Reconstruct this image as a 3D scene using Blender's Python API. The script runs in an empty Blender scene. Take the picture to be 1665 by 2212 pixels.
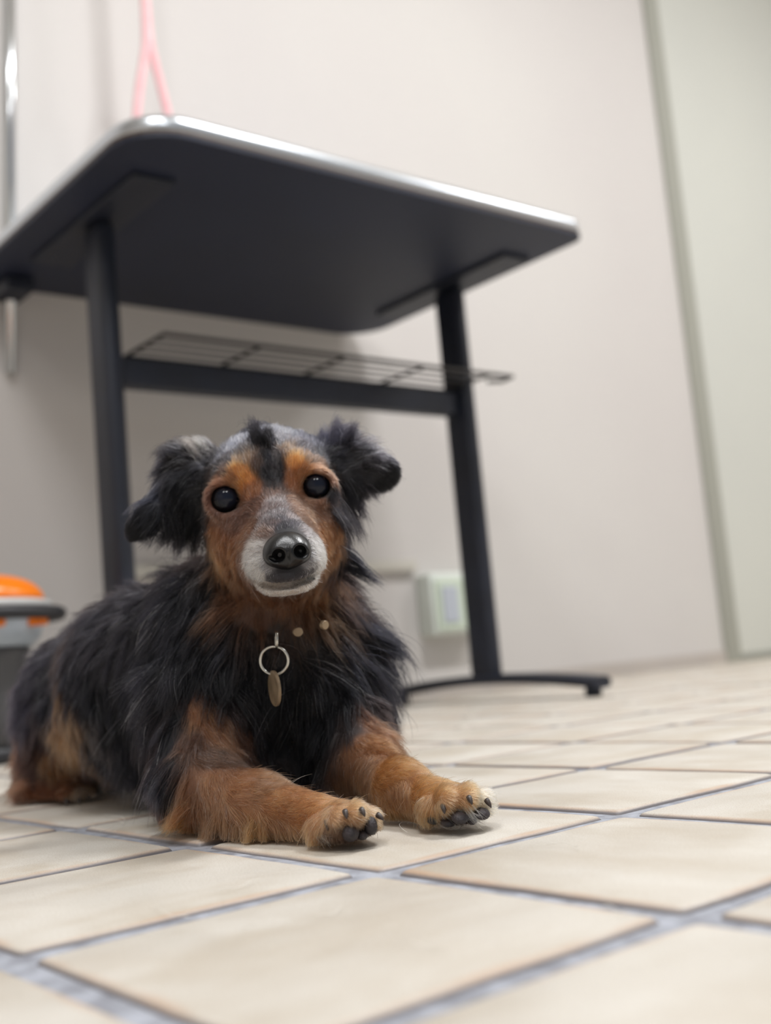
import bpy, bmesh, math, random
import numpy as np
from mathutils import Vector, Matrix, Quaternion
from mathutils.bvhtree import BVHTree
from mathutils.kdtree import KDTree
random.seed(7); rng = np.random.default_rng(7)
scn = bpy.context.scene
C = scn.collection

# ---------------------------------------------------------------- camera
HC = 0.0836                                  # camera height above the floor (m)
FPX = 2449.0                                 # focal length in pixels of a 1665 px wide frame
CR = np.array([[0.99596084, 0.01157638, -0.08903932],
               [-0.08978871, 0.12840834, -0.98764836],
               [0.0, 0.99165381, 0.12892911]])        # rows: right, down, forward
cam_d = bpy.data.cameras.new('camera')
cam = bpy.data.objects.new('camera', cam_d); C.objects.link(cam)
cam_d.sensor_fit = 'HORIZONTAL'; cam_d.sensor_width = 36.0
cam_d.lens = FPX / 1665 * 36
Mc = Matrix([[CR[0][i], -CR[1][i], -CR[2][i]] for i in range(3)])
cam.matrix_world = Matrix.Translation((0, 0, HC)) @ Mc.to_4x4()
cam_d.clip_start = 0.02; cam_d.clip_end = 50
cam_d.dof.use_dof = True; cam_d.dof.focus_distance = 0.55; cam_d.dof.aperture_fstop = 8.0
scn.camera = cam

# ---------------------------------------------------------------- light and exposure
scn.view_settings.view_transform = 'Standard'; scn.view_settings.look = 'None'
scn.view_settings.exposure = 0.0; scn.view_settings.gamma = 1.0
scn.view_settings.use_curve_mapping = False
scn.cycles.use_denoising = True
scn.cycles.max_bounces = 8; scn.cycles.transparent_max_bounces = 8
TH = math.radians(39.4)                      # direction of the tiles, the table and the back wall
UX = np.array([math.cos(TH), math.sin(TH), 0.0]); VX = np.array([-UX[1], UX[0], 0.0])
def W(u, v, z=0.0):                          # room coordinates in metres
    p = UX * u + VX * v; return Vector((p[0], p[1], z))
w = bpy.data.worlds.new('world'); scn.world = w; w.use_nodes = True
bg = w.node_tree.nodes['Background']; bg.inputs[0].default_value = (0.80, 0.88, 1.0, 1); bg.inputs[1].default_value = 0.30
def area(name, loc, target, sx, sy, power, col):
    l = bpy.data.lights.new(name, 'AREA'); l.shape = 'RECTANGLE'; l.size = sx; l.size_y = sy; l.energy = power; l.color = col
    o = bpy.data.objects.new(name, l); C.objects.link(o); o.location = loc
    d = Vector(target) - Vector(loc); o.rotation_euler = d.to_track_quat('-Z', 'Y').to_euler(); return o
ZC = 2.45
LAMPS = [(1.43, 0.20, 42.0), (-0.17, 0.20, 22.0), (3.05, 0.20, 24.0), (-1.25, -0.95, 12.0), (-0.45, -1.45, 16.0)]
for (lu, lv, pw) in LAMPS:
    o = area('ceiling_light', W(lu, lv, ZC - 0.06), W(lu, lv, 0), 0.55, 0.22, pw, (0.985, 0.99, 1.0))
    o.rotation_euler = (0, 0, TH)

# ---------------------------------------------------------------- helpers
def s2l(c):
    c = np.asarray(c, float) / 255.0
    return np.where(c <= 0.04045, c / 12.92, ((c + 0.055) / 1.055) ** 2.4)
def mat(name, col, rough=0.5, metal=0.0, **kw):
    m = bpy.data.materials.new(name); m.use_nodes = True
    b = m.node_tree.nodes['Principled BSDF']
    b.inputs['Base Color'].default_value = (*[float(x) for x in s2l(col)], 1)
    b.inputs['Roughness'].default_value = rough; b.inputs['Metallic'].default_value = metal
    for k, v in kw.items(): b.inputs[k.replace('_', ' ')].default_value = v
    return m
def noise_mat(name, c1, c2, scale=8, rough=0.5, bump=0.0, bscale=200, metal=0.0, detail=4, **kw):
    m = mat(name, c1, rough, metal, **kw); nt = m.node_tree; b = nt.nodes['Principled BSDF']
    tc = nt.nodes.new('ShaderNodeTexCoord'); n = nt.nodes.new('ShaderNodeTexNoise'); n.inputs['Scale'].default_value = scale; n.inputs['Detail'].default_value = detail
    nt.links.new(tc.outputs['Object'], n.inputs['Vector'])
    mx = nt.nodes.new('ShaderNodeMix'); mx.data_type = 'RGBA'
    mx.inputs[6].default_value = (*s2l(c1), 1); mx.inputs[7].default_value = (*s2l(c2), 1)
    mr = nt.nodes.new('ShaderNodeMapRange'); mr.inputs[1].default_value = 0.35; mr.inputs[2].default_value = 0.65
    nt.links.new(n.outputs[0], mr.inputs[0]); nt.links.new(mr.outputs[0], mx.inputs[0]); nt.links.new(mx.outputs[2], b.inputs['Base Color'])
    if bump:
        n2 = nt.nodes.new('ShaderNodeTexNoise'); n2.inputs['Scale'].default_value = bscale; n2.inputs['Detail'].default_value = 3
        nt.links.new(tc.outputs['Object'], n2.inputs['Vector'])
        bp = nt.nodes.new('ShaderNodeBump'); bp.inputs['Strength'].default_value = bump; bp.inputs['Distance'].default_value = 0.001
        nt.links.new(n2.outputs[0], bp.inputs['Height']); nt.links.new(bp.outputs[0], b.inputs['Normal'])
    return m
def link(name, me, m=None, parent=None, smooth=False):
    o = bpy.data.objects.new(name, me); C.objects.link(o)
    if m is not None: me.materials.append(m)
    if smooth:
        for p in me.polygons: p.use_smooth = True
    if parent is not None: o.parent = parent
    return o
def from_bm(name, bm, m=None, parent=None, smooth=False):
    me = bpy.data.meshes.new(name); bmesh.ops.recalc_face_normals(bm, faces=bm.faces); bm.to_mesh(me); bm.free()
    return link(name, me, m, parent, smooth)
def tag(o, label=None, cat=None, group=None, kind=None):
    if label: o['label'] = label
    if cat: o['category'] = cat
    if group: o['group'] = group
    if kind: o['kind'] = kind
    return o
def empty(name, loc, rz=0.0, label=None, cat=None, group=None):
    o = bpy.data.objects.new(name, None); C.objects.link(o); o.location = loc; o.rotation_euler = (0, 0, rz); o.empty_display_size = 0.05
    return tag(o, label, cat, group)
def add_box(bm, x0, x1, y0, y1, z0, z1, bev=0.0, seg=2):
    b = bmesh.new(); bmesh.ops.create_cube(b, size=1)
    for v in b.verts: v.co = Vector(((x0 + x1) / 2 + v.co.x * (x1 - x0), (y0 + y1) / 2 + v.co.y * (y1 - y0), (z0 + z1) / 2 + v.co.z * (z1 - z0)))
    if bev: bmesh.ops.bevel(b, geom=b.edges[:], offset=bev, segments=seg, affect='EDGES', profile=0.5)
    me = bpy.data.meshes.new('tmp'); b.to_mesh(me); b.free(); bm.from_mesh(me); bpy.data.meshes.remove(me)
def box(name, dims, m, parent=None, bev=0.0, seg=2, smooth=False):
    bm = bmesh.new(); add_box(bm, *dims, bev, seg); return from_bm(name, bm, m, parent, smooth)
def tube_bm(bm, pts, radii, seg=12, caps=True):
    pts = [Vector(p) for p in pts]
    if not hasattr(radii, '__len__'): radii = [radii] * len(pts)
    rings = []; nrm = None
    for i, p in enumerate(pts):
        t = (pts[min(i + 1, len(pts) - 1)] - pts[max(i - 1, 0)]).normalized()
        if nrm is None: nrm = t.orthogonal().normalized()
        nrm = (nrm - t * nrm.dot(t)).normalized(); bn = t.cross(nrm)
        rings.append([bm.verts.new(p + (nrm * math.cos(a) + bn * math.sin(a)) * radii[i]) for a in [2 * math.pi * k / seg for k in range(seg)]])
    for a, b in zip(rings[:-1], rings[1:]):
        for k in range(seg): bm.faces.new((a[k], a[(k + 1) % seg], b[(k + 1) % seg], b[k]))
    if caps:
        bm.faces.new(rings[0][::-1]); bm.faces.new(rings[-1])
    return rings
def tube(name, pts, r, m, parent=None, seg=12):
    bm = bmesh.new(); tube_bm(bm, pts, r, seg); return from_bm(name, bm, m, parent, True)
def lathe(name, prof, m, parent=None, seg=48, loc=(0, 0, 0)):
    bm = bmesh.new(); rings = []
    for r, z in prof:
        rings.append([bm.verts.new((r * math.cos(2 * math.pi * k / seg), r * math.sin(2 * math.pi * k / seg), z)) for k in range(seg)])
    for a, b in zip(rings[:-1], rings[1:]):
        for k in range(seg): bm.faces.new((a[k], a[(k + 1) % seg], b[(k + 1) % seg], b[k]))
    bm.faces.new(rings[0][::-1]); bm.faces.new(rings[-1])
    o = from_bm(name, bm, m, parent, True); o.location = loc; return o
def ray(u, v): return CR.T @ np.array([(u - 832.5) / FPX, (v - 1106.0) / FPX, 1.0])
def P(u, v, Y):                              # world point seen at (u, v), at world depth Y
    d = ray(u, v); return np.array([0, 0, HC]) + d * (Y / d[1])
def G(u, v, z=0.0):
    d = ray(u, v); return np.array([0, 0, HC]) + d * ((z - HC) / d[2])

# ---------------------------------------------------------------- setting: floor, walls, ceiling
VW = 20.6 * HC
M_wall = noise_mat('wall_paint', (209, 205, 201), (205, 200, 197), 1.5, 0.62, 0.05, 350)
M_wall2 = noise_mat('door_paint', (208, 209, 201), (204, 205, 198), 1.5, 0.5)
M_ceil = mat('ceiling_paint', (232, 230, 226), 0.7)
M_strip = mat('grey_metal_trim', (158, 158, 148), 0.45)
def room_box(name, u0, u1, v0, v1, z0, z1, m, kind='structure', bev=0.0):
    o = box(name, (u0, u1, v0, v1, z0, z1), m, None, bev); o.rotation_euler = (0, 0, TH)
    if kind: o['kind'] = kind
    return o
US = 30.0 * HC
room_box('wall_back', -2.6, US - 0.02, VW, VW + 0.1, 0, ZC, M_wall)
room_box('trim_1', US - 0.028, US + 0.028, VW - 0.012, VW + 0.06, 0, ZC, M_strip, bev=0.003)
dr = room_box('door_1', US + 0.028, US + 1.2, VW + 0.015, VW + 0.06, 0.018, ZC - 0.05, M_wall2)
room_box('trim_2', US + 0.02, US + 1.25, VW + 0.01, VW + 0.1, -0.002, 0.018, M_strip)
room_box('wall_right', US + 1.2, US + 1.3, VW - 4.5, VW + 0.1, 0, ZC, M_wall)
room_box('wall_left', -2.7, -2.6, VW - 4.5, VW + 0.1, 0, ZC, M_wall)
room_box('ceiling', -2.7, US + 1.3, VW - 4.5, VW + 0.1, ZC, ZC + 0.1, M_ceil)
room_box('baseboard_back', -2.6, US - 0.028, VW - 0.006, VW, 0, 0.03, mat('base_strip', (186, 178, 171), 0.6))
# door panel recess line and lamp housings
M_lamp = bpy.data.materials.new('lamp_diffuser'); M_lamp.use_nodes = True
bs = M_lamp.node_tree.nodes['Principled BSDF']; bs.inputs['Emission Color'].default_value = (1, .965, .91, 1); bs.inputs['Emission Strength'].default_value = 3.0
for k, (lu, lv, pw) in enumerate(LAMPS):
    e = empty('ceiling_lamp', W(lu, lv, ZC), TH, ['ceiling lamp above the right end of the table', 'ceiling lamp near the wall above the left end of the table', 'ceiling lamp in front of the pale door', 'ceiling lamp behind the viewer farthest to the left', 'ceiling lamp behind the viewer nearest to the door side'][k], 'lamp')
    box('housing', (-.30, .30, -.13, .13, -.045, 0), M_ceil, e, 0.004); box('diffuser', (-.28, .28, -.11, .11, -.052, -.045), M_lamp, e)

TS = 1.79467 * HC                            # tile pitch
O0 = np.array([-0.434696, 3.096044]) * HC
ou, ov = float(O0 @ UX[:2]), float(O0 @ VX[:2])
def tile_material():
    m = mat('glazed_tile', (214, 204, 186), 0.42); nt = m.node_tree; N = nt.nodes.new; L = nt.links.new; b = nt.nodes['Principled BSDF']
    tc = N('ShaderNodeTexCoord'); oi = N('ShaderNodeObjectInfo')
    sc = N('ShaderNodeVectorMath'); sc.operation = 'SCALE'; sc.inputs[3].default_value = 37.0
    cmb = N('ShaderNodeCombineXYZ'); L(oi.outputs['Random'], cmb.inputs[0]); L(oi.outputs['Random'], cmb.inputs[1]); L(cmb.outputs[0], sc.inputs[0])
    ad = N('ShaderNodeVectorMath'); ad.operation = 'ADD'; L(tc.outputs['Object'], ad.inputs[0]); L(sc.outputs[0], ad.inputs[1])
    def noise(scale, detail=3, rough=.5, vec=ad):
        n = N('ShaderNodeTexNoise'); n.inputs['Scale'].default_value = scale; n.inputs['Detail'].default_value = detail; n.inputs['Roughness'].default_value = rough
        L(vec.outputs[0], n.inputs['Vector']); return n
    def mr(src, a, b_, c=0., d=1.):
        x = N('ShaderNodeMapRange'); x.inputs[1].default_value = a; x.inputs[2].default_value = b_; x.inputs[3].default_value = c; x.inputs[4].default_value = d; L(src, x.inputs[0]); return x.outputs[0]
    def mix(f, c1, c2):
        x = N('ShaderNodeMix'); x.data_type = 'RGBA'; L(f, x.inputs[0])
        for i, c in ((6, c1), (7, c2)):
            if isinstance(c, tuple): x.inputs[i].default_value = (*s2l(c), 1)
            else: L(c, x.inputs[i])
        return x.outputs[2]
    st = N('ShaderNodeMapping'); st.inputs['Scale'].default_value = (1, 2.0, 1); L(ad.outputs[0], st.inputs[0])
    n1 = noise(9, 4, .55, st); c = mix(mr(n1.outputs[0], .4, .66), (206, 201, 192), (190, 181, 167))
    n2 = noise(17, 4, .6); c = mix(mr(n2.outputs[0], .52, .72, 0, .6), c, (214, 211, 204))
    n3 = noise(1250, 2, .6); c = mix(mr(n3.outputs[0], .48, .70, 0, .50), c, (158, 144, 124))
    # distance to the nearest edge, warped
    sx = N('ShaderNodeSeparateXYZ'); L(tc.outputs['Object'], sx.inputs[0])
    ab = []
    for i in (0, 1):
        a = N('ShaderNodeMath'); a.operation = 'ABSOLUTE'; L(sx.outputs[i], a.inputs[0]); ab.append(a)
    mxm = N('ShaderNodeMath'); mxm.operation = 'MAXIMUM'; L(ab[0].outputs[0], mxm.inputs[0]); L(ab[1].outputs[0], mxm.inputs[1])
    n4 = noise(22, 3); wv = N('ShaderNodeMath'); wv.operation = 'MULTIPLY_ADD'; wv.inputs[1].default_value = .012; L(n4.outputs[0], wv.inputs[0]); L(mxm.outputs[0], wv.inputs[2])
    hw = TS / 2
    c = mix(mr(wv.outputs[0], hw - .0035, hw + .0015, 0, .62), c, (188, 150, 118))
    L(c, b.inputs['Base Color'])
    # bevel flank: dull grey
    sz = N('ShaderNodeSeparateXYZ'); L(tc.outputs['Object'], sz.inputs[0])
    c2 = mix(mr(sz.outputs[2], -.0014, -.0003, 1, 0), c, (120, 116, 118)); L(c2, b.inputs['Base Color'])
    bp = N('ShaderNodeBump'); bp.inputs['Strength'].default_value = .35; bp.inputs['Distance'].default_value = .0006
    n5 = noise(420, 3, .6); L(n5.outputs[0], bp.inputs['Height']); L(bp.outputs[0], b.inputs['Normal'])
    rr = mr(n2.outputs[0], .3, .7, .36, .55); L(rr, b.inputs['Roughness'])
    return m
M_tile = tile_material()
M_grout = noise_mat('grout', (168, 172, 182), (128, 130, 138), 90, 0.7, 0.8, 420)
def tile_mesh(k):
    r = random.Random(k); g = 0.0050; h = TS / 2 - g
    bm = bmesh.new(); rings = []
    nseg = 6
    def edge(hh, z, wob):
        pts = []
        for s in range(4):
            for i in range(nseg):
                t = -1 + 2 * i / nseg
                if i == 0: t = -1 + .025
                if i == nseg - 1: t = 1 - .025
                x, y = [(t, -1), (1, t), (-t, 1), (-1, -t)][s]
                if abs(t) > .9: x *= .988; y *= .988
                pts.append((x * hh, y * hh, z))
        return pts
    offs = [r.uniform(-.0009, .0009) for _ in range(24)]
    for hh, z, wk in ((h + .0012, -.006, 1.0), (h, -.0018, 1.0), (h - .0009, -.0006, .8), (h - .0026, 0.0, .5)):
        ring = []
        for i, (x, y, zz) in enumerate(edge(hh, z, wk)):
            l = math.hypot(x, y); ring.append(bm.verts.new((x + x / l * offs[i] * wk, y + y / l * offs[i] * wk, zz)))
        rings.append(ring)
    n = len(rings[0])
    for a, b in zip(rings[:-1], rings[1:]):
        for i in range(n): bm.faces.new((a[i], a[(i + 1) % n], b[(i + 1) % n], b[i]))
    bm.faces.new(rings[-1])
    me = bpy.data.meshes.new('tile'); bmesh.ops.recalc_face_normals(bm, faces=bm.faces); bm.to_mesh(me); bm.free(); me.materials.append(M_tile)
    for p in me.polygons: p.use_smooth = True
    return me
floor = box('floor', (-2.7 - ou, US + 1.3 - ou, VW - 4.5 - ov, VW + 0.1 - ov, -0.05, -0.0021), M_grout); floor.rotation_euler = (0, 0, TH)
floor.location = W(ou, ov, 0); floor['kind'] = 'structure'
tms = [tile_mesh(k) for k in range(5)]
cells = []; far = []
for i in range(-22, 32):                     # along U (b index), tile centre between lines b=i and i+1
    for j in range(-22, 18):
        cu = (i + .5) * TS; cv = (j + .5) * TS
        gu, gv = cu + ou, cv + ov
        if gv > VW - TS * .5 + .01 or gu < -2.55 or gu > US + 1.2 or gv < VW - 4.4: continue
        p = W(gu, gv); d = p.y
        vis = (d > 0.1 and abs(p.x) < 0.40 * d + 0.28 and d < 2.75)
        (cells if vis else far).append((d, cu, cv, i, j))
cells.sort()
for d, cu, cv, i, j in cells[:298]:
    o = bpy.data.objects.new('tile', random.choice(tms)); C.objects.link(o); o.parent = floor
    # the column left of the crossing behind the paws is laid slightly out of line
    du = random.uniform(-.0006, .0006); dv = random.uniform(-.0006, .0006)
    if j >= 1 and i < 1: dv += .0035
    o.location = (cu + du, cv + dv, random.uniform(-.0003, .0003)); o.rotation_euler = (random.uniform(-.001, .001), random.uniform(-.001, .001), random.uniform(-.003, .003) + random.choice((0, math.pi / 2, math.pi)))
bm = bmesh.new()
for d, cu, cv, i, j in far + cells[298:]:
    h = TS / 2 - .004
    vs = [bm.verts.new((cu + a * h, cv + b * h, z)) for z, in ((-.003,), (0.0,)) for a, b in ((-1, -1), (1, -1), (1, 1), (-1, 1))]
    bm.faces.new(vs[4:]);
    for k in range(4): bm.faces.new((vs[k], vs[(k + 1) % 4], vs[4 + (k + 1) % 4], vs[4 + k]))
o = from_bm('distant_tile', bm, noise_mat('glazed_tile_far', (206, 198, 184), (194, 183, 166), 9, .42), floor); o['kind'] = 'stuff'

# ---------------------------------------------------------------- table
M_blk = noise_mat('black_powder_coat', (27, 32, 46), (22, 26, 38), 20, 0.48, 0.2, 900)
M_under = noise_mat('table_underside', (26, 33, 54), (21, 27, 46), 3.5, 0.55)
M_steel = mat('brushed_steel', (205, 210, 216), 0.28, 1.0)
M_chrome = mat('chrome_post', (205, 208, 210), 0.18, 1.0)
M_ply = mat('brown_edge', (92, 74, 56), 0.6)
u0, u1, v0, v1 = [x * HC for x in (7.2, 16.72, 13.5, 20.56)]
zt = 8.7 * HC
cu_, cv_ = (u0 + u1) / 2, (v0 + v1) / 2; hu, hv = (u1 - u0) / 2, (v1 - v0) / 2
table = empty('grooming_table', W(cu_, cv_, 0), TH, 'black two column table with rounded corners and steel edged top behind the dog', 'table')
def slab(name, inset, z0, z1, m, rc=0.075, parent=table):
    bm = bmesh.new(); pts = []
    a, b = hu - inset, hv - inset; r = rc - inset
    for sx_, sy_, s, r in ((1, 1, 0, rc - inset), (-1, 1, 1, rc - inset), (-1, -1, 2, rc - inset), (1, -1, 3, .028 - inset)):
        cx, cy = sx_ * (a - r), sy_ * (b - r)
        for k in range(9):
            t = (s + k / 8) * math.pi / 2; pts.append((cx + r * math.cos(t), cy + r * math.sin(t)))
    lo = [bm.verts.new((x, y, z0)) for x, y in pts]; hi = [bm.verts.new((x, y, z1)) for x, y in pts]; n = len(pts)
    bm.faces.new(lo[::-1]); bm.faces.new(hi)
    for i in range(n): bm.faces.new((lo[i], lo[(i + 1) % n], hi[(i + 1) % n], hi[i]))
    return from_bm(name, bm, m, parent)
slab('underside_panel', 0.0, zt, zt + 0.006, M_under)
slab('edge_banding', 0.001, zt + 0.006, zt + 0.010, M_ply)
bm = bmesh.new(); rings = []                 # steel clad top with a rolled edge
for k in range(9):
    t = k / 8 * math.pi / 2; ins, z = .016 * (1 - math.cos(t)), zt + .010 + .008 + .016 * math.sin(t)
    if k == 0: zl = [(0.001, zt + .010), (0.0, zt + .012)]
    else: zl = []
    for ins_, z_ in zl + [(ins, z)]:
        a, b = hu - ins_, hv - ins_; pts = []
        for sx_, sy_, s_, r in ((1, 1, 0, .075 - ins_), (-1, 1, 1, .075 - ins_), (-1, -1, 2, .075 - ins_), (1, -1, 3, .028 - ins_)):
            for q in range(9):
                tt = (s_ + q / 8) * math.pi / 2; pts.append(bm.verts.new((sx_ * (a - r) + r * math.cos(tt), sy_ * (b - r) + r * math.sin(tt), z_)))
        rings.append(pts)
for a, b in zip(rings[:-1], rings[1:]):
    for k in range(len(a)): bm.faces.new((a[k], a[(k + 1) % len(a)], b[(k + 1) % len(a)], b[k]))
bm.faces.new(rings[-1]); bm.faces.new(rings[0][::-1]); tt_ = from_bm('table_top', bm, M_steel, table, True)
cl = 16.84 * HC - cv_
for s, lu in ((-1, 8.18 * HC - cu_), (1, 16.10 * HC - cu_)):
    lg = box('leg', (lu - .014, lu + .014, cl - .030, cl + .030, .035, zt - .006), M_blk, table, .012, 4, True)
    box('mounting_plate', (lu - .03, lu + .03, cl - .17, cl + .17, zt - .007, zt), M_blk, table, .002)
    bm = bmesh.new(); prof = []
    F = 3.55 * .845 * HC
    for k in range(17):                       # arched foot bar
        t = -1 + k / 8; prof.append((t * F, .012 + .016 * (1 - t * t) , .030 + .014 * (1 - t * t)))
    rings = []
    for y, zl, zh in prof:
        rings.append([bm.verts.new((lu + dx, cl + y, z)) for dx, z in ((-.02, zl + .004), (-.014, zl), (.014, zl), (.02, zl + .004), (.02, zh - .005), (.013, zh), (-.013, zh), (-.02, zh - .005))])
    for a, b in zip(rings[:-1], rings[1:]):
        for k in range(8): bm.faces.new((a[k], a[(k + 1) % 8], b[(k + 1) % 8], b[k]))
    bm.faces.new(rings[0][::-1]); bm.faces.new(rings[-1])
    ft = from_bm('foot', bm, M_blk, table)
    for e in (-1, 1):
        g = lathe('glide', [(.011, 0), (.013, .002), (.013, .012), (.008, .018)], M_blk, ft, 16, (lu, cl + e * (F - .02), 0))
lu0, lu1 = 8.18 * HC - cu_, 16.10 * HC - cu_
box('crossbar', (lu0 + .014, lu1 - .014, cl - .013, cl + .013, 5.86 * HC, 6.36 * HC), M_blk, table, .004)
shelf = empty('wire_shelf', (0, 0, 0)); shelf.parent = table
M_wire = mat('dark_wire', (58, 56, 56), 0.4, 0.6)
su0, su1, sv0, sv1, sz = 8.6 * HC - cu_, 15.85 * HC - cu_, 15.6 * HC - cv_, 18.3 * HC - cv_, 6.45 * HC
tube('rim', [(su0, sv0, sz), (su1, sv0, sz), (su1, sv1, sz), (su0, sv1, sz), (su0, sv0, sz)], .0032, M_wire, shelf, 8)
for k in range(1, 8):
    y = sv0 + (sv1 - sv0) * k / 8; tube('wire', [(su0, y, sz), (su1, y, sz)], .0017, M_wire, shelf, 6)
for x in (su0 + .15, su0 + .3, su1 - .15): tube('cross_wire', [(x, sv0, sz - .002), (x, sv1, sz - .002)], .0025, M_wire, shelf, 6)
tube('hook', [(su1 - .002, sv0, sz), (su1 + .05, sv0, sz), (su1 + .055, sv0 + .03, sz), (su1 + .03, sv0 + .04, sz)], .0035, M_wire, shelf, 8)

# grooming post with arm, clamped at the back edge, and the pink loop
pu, pv = 7.97 * HC, 20.49 * HC
post = empty('grooming_arm', (pu - cu_, pv - cv_, 7.0 * HC)); post.parent = table; post['label'] = 'slim chrome post clamped to the back left edge'
ztop = 1.55
lean = .045
tube('post', [(0, 0, 0), (lean, 0, ztop - 7 * HC)], .0085, M_chrome, post, 20)
zz = zt - 7 * HC
box('clamp', (-.022, .022, -.062, .0085, zz - .024, zz - .002), M_blk, post, .003)
box('clamp_jaw', (-.022, .022, -.062, .0085, zz + .036, zz + .05), M_blk, post, .003)
# loop hangs from the arm above the table
lp = G(318, 60, 14.3 * HC); lpu, lpv = float(lp @ UX), float(lp @ VX)
q0 = Vector((lpu - pu, lpv - pv, 0))
arm_z = ztop - 7 * HC
tube('arm', [(lean, 0, arm_z), q0 * .3 + Vector((0, 0, arm_z + .01)), q0 * .7 + Vector((0, 0, arm_z + .01)), q0 * 1.08 + Vector((0, 0, arm_z))], .006, M_chrome, post, 14)
M_pink = noise_mat('pink_cord', (246, 190, 194), (248, 204, 206), 60, .6)
loop = empty('grooming_noose', W(lpu, lpv, ztop - .005), TH, 'pale pink loop of cord hanging down over the table', 'noose')
zt_ = zt + .045 - ztop
q = G(300, 255, 10.0 * HC)
ptsl = [(0, 0, 0), (0, 0, -.2), (-.003, 0, -.36), (-.010, 0, -.41), (-.022, 0, -.465), (-.032, 0, -.53), (-.028, .01, -.58), (0, .012, -.60), (.028, .01, -.58), (.032, 0, -.53), (.022, 0, -.465), (.010, 0, -.41), (.003, 0, -.36), (.0, .0, -.2), (0, 0, 0)]
bm = bmesh.new()
def smooth_pts(pts, n=6):
    out = []
    pts = [Vector(p) for p in pts]
    for i in range(len(pts) - 1):
        a, b, c, d = pts[max(i - 1, 0)], pts[i], pts[i + 1], pts[min(i + 2, len(pts) - 1)]
        for k in range(n):
            t = k / n; out.append(.5 * ((2 * b) + (c - a) * t + (2 * a - 5 * b + 4 * c - d) * t * t + (-a + 3 * b - 3 * c + d) * t ** 3))
    out.append(pts[-1]); return out
tube_bm(bm, smooth_pts(ptsl), .0075, 10); from_bm('cord', bm, M_pink, loop, True)
tube('slide_lock', [(0, 0, -.10), (0, 0, -.13)], .010, mat('lock_plastic', (225, 190, 190), .4), loop, 14)
# ---------------------------------------------------------------- wall fittings
M_white = mat('white_plastic', (226, 232, 224), .4)
bx = empty('socket_box', W(18.45 * HC, VW, 2.17 * HC), TH, 'white surface mounted socket box on the back wall between dog and table leg', 'socket')
box('housing', (-.068, .068, -.045, 0, -.060, .064), M_white, bx, .006, 3, True)
box('cover_plate', (-.058, .058, -.050, -.044, -.050, .050), mat('pale_green_plastic', (208, 220, 202), .35), bx, .002)
box('socket_insert', (-.045, -.003, -.053, -.049, -.036, .036), mat('blue_grey_plastic', (190, 196, 206), .35), bx, .002)
dk = box('cable_duct', (10.0 * HC, 17.6 * HC, VW - .016, VW, 3.04 * HC, 3.30 * HC), mat('duct_plastic', (204, 200, 190), .45), None, .002); dk.rotation_euler = (0, 0, TH)
tag(dk, 'narrow pale cable duct running level along the wall behind the dog', 'duct')

# ---------------------------------------------------------------- canister with orange dome at the left edge
Yc = 1.42; kx = Yc / FPX
cpt = P(-62, 1400, Yc); cz = 0.0
can = empty('canister_vacuum', (cpt[0], Yc, 0), 0, 'grey canister with orange domed lid and carry handle behind the dog', 'canister')
def zpx(y): return HC + (1500 - y) * kx
M_or = mat('orange_plastic', (244, 128, 10), .3, 0, Subsurface_Weight=.3); M_or.node_tree.nodes['Principled BSDF'].inputs['Subsurface Radius'].default_value = (.02, .01, .003)
M_gry = noise_mat('grey_plastic', (84, 84, 86), (74, 74, 76), 6, .45); M_dk = mat('dark_plastic', (38, 38, 42), .45); M_pale = mat('pale_blue_plastic', (176, 186, 196), .35)
prof = [(.0905, zpx(1302))]
for k in range(1, 12):
    t = k / 12 * math.pi / 2; prof.append((.0905 * math.cos(t) ** .7, zpx(1302) + (zpx(1240) - zpx(1302)) * math.sin(t)))
prof.append((.002, zpx(1239))); lathe('dome_lid', prof, M_or, can, 48)
lathe('rim', [(.088, zpx(1326)), (.098, zpx(1322)), (.098, zpx(1306)), (.090, zpx(1302))], mat('light_grey_plastic', (196, 196, 194), .35), can)
lathe('tank', [(.05, zpx(1404)), (.074, zpx(1400)), (.084, zpx(1380)), (.088, zpx(1345)), (.088, zpx(1326))], M_pale, can)
lathe('body', [(.056, zpx(1612)), (.063, zpx(1606)), (.060, zpx(1500)), (.066, zpx(1430)), (.072, zpx(1404)), (.06, zpx(1400))], M_gry, can)
lathe('base_skirt', [(.062, .002), (.066, .006), (.066, zpx(1612)), (.055, zpx(1608))], M_dk, can)
bm = bmesh.new(); hp = []
for k in range(33):
    a = 2 * math.pi * k / 32; hp.append((.109 * math.cos(a), .109 * math.sin(a), zpx(1334)))
tube_bm(bm, hp, .0085, 10, False); from_bm('handle_ring', bm, M_dk, can, True)
for a in (-.25, -.9, -2.3):
    box('latch', (-.012, .012, -.008, .008, zpx(1362), zpx(1330)), M_or, can, .003).matrix_local = Matrix.Rotation(a, 4, 'Z') @ Matrix.Translation((.094, 0, 0))

# ---------------------------------------------------------------- the dog: one continuous body grown from a distance field
cR, cU, cF = CR[0], -CR[1], -CR[2]           # right, up, towards the viewer: used only to orient forms
VX_ = 0.0019
lo = np.array([-0.33, 0.44, -0.012]); hi = np.array([0.12, 1.04, 0.285])
dims = np.ceil((hi - lo) / VX_).astype(int) + 1
field = np.full(dims, 0.05, np.float32)
def sub(c, r):
    a = np.maximum(((c - r - lo) / VX_).astype(int), 0); b = np.minimum(((c + r - lo) / VX_).astype(int) + 2, dims)
    if (b <= a).any(): return None
    g = np.stack(np.meshgrid(*[lo[i] + np.arange(a[i], b[i]) * VX_ for i in range(3)], indexing='ij'), -1).astype(np.float32)
    return tuple(slice(a[i], b[i]) for i in range(3)), g
def smin(a, b, k):
    h = np.maximum(k - np.abs(a - b), 0) / k; return np.minimum(a, b) - h * h * k * .25
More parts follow.
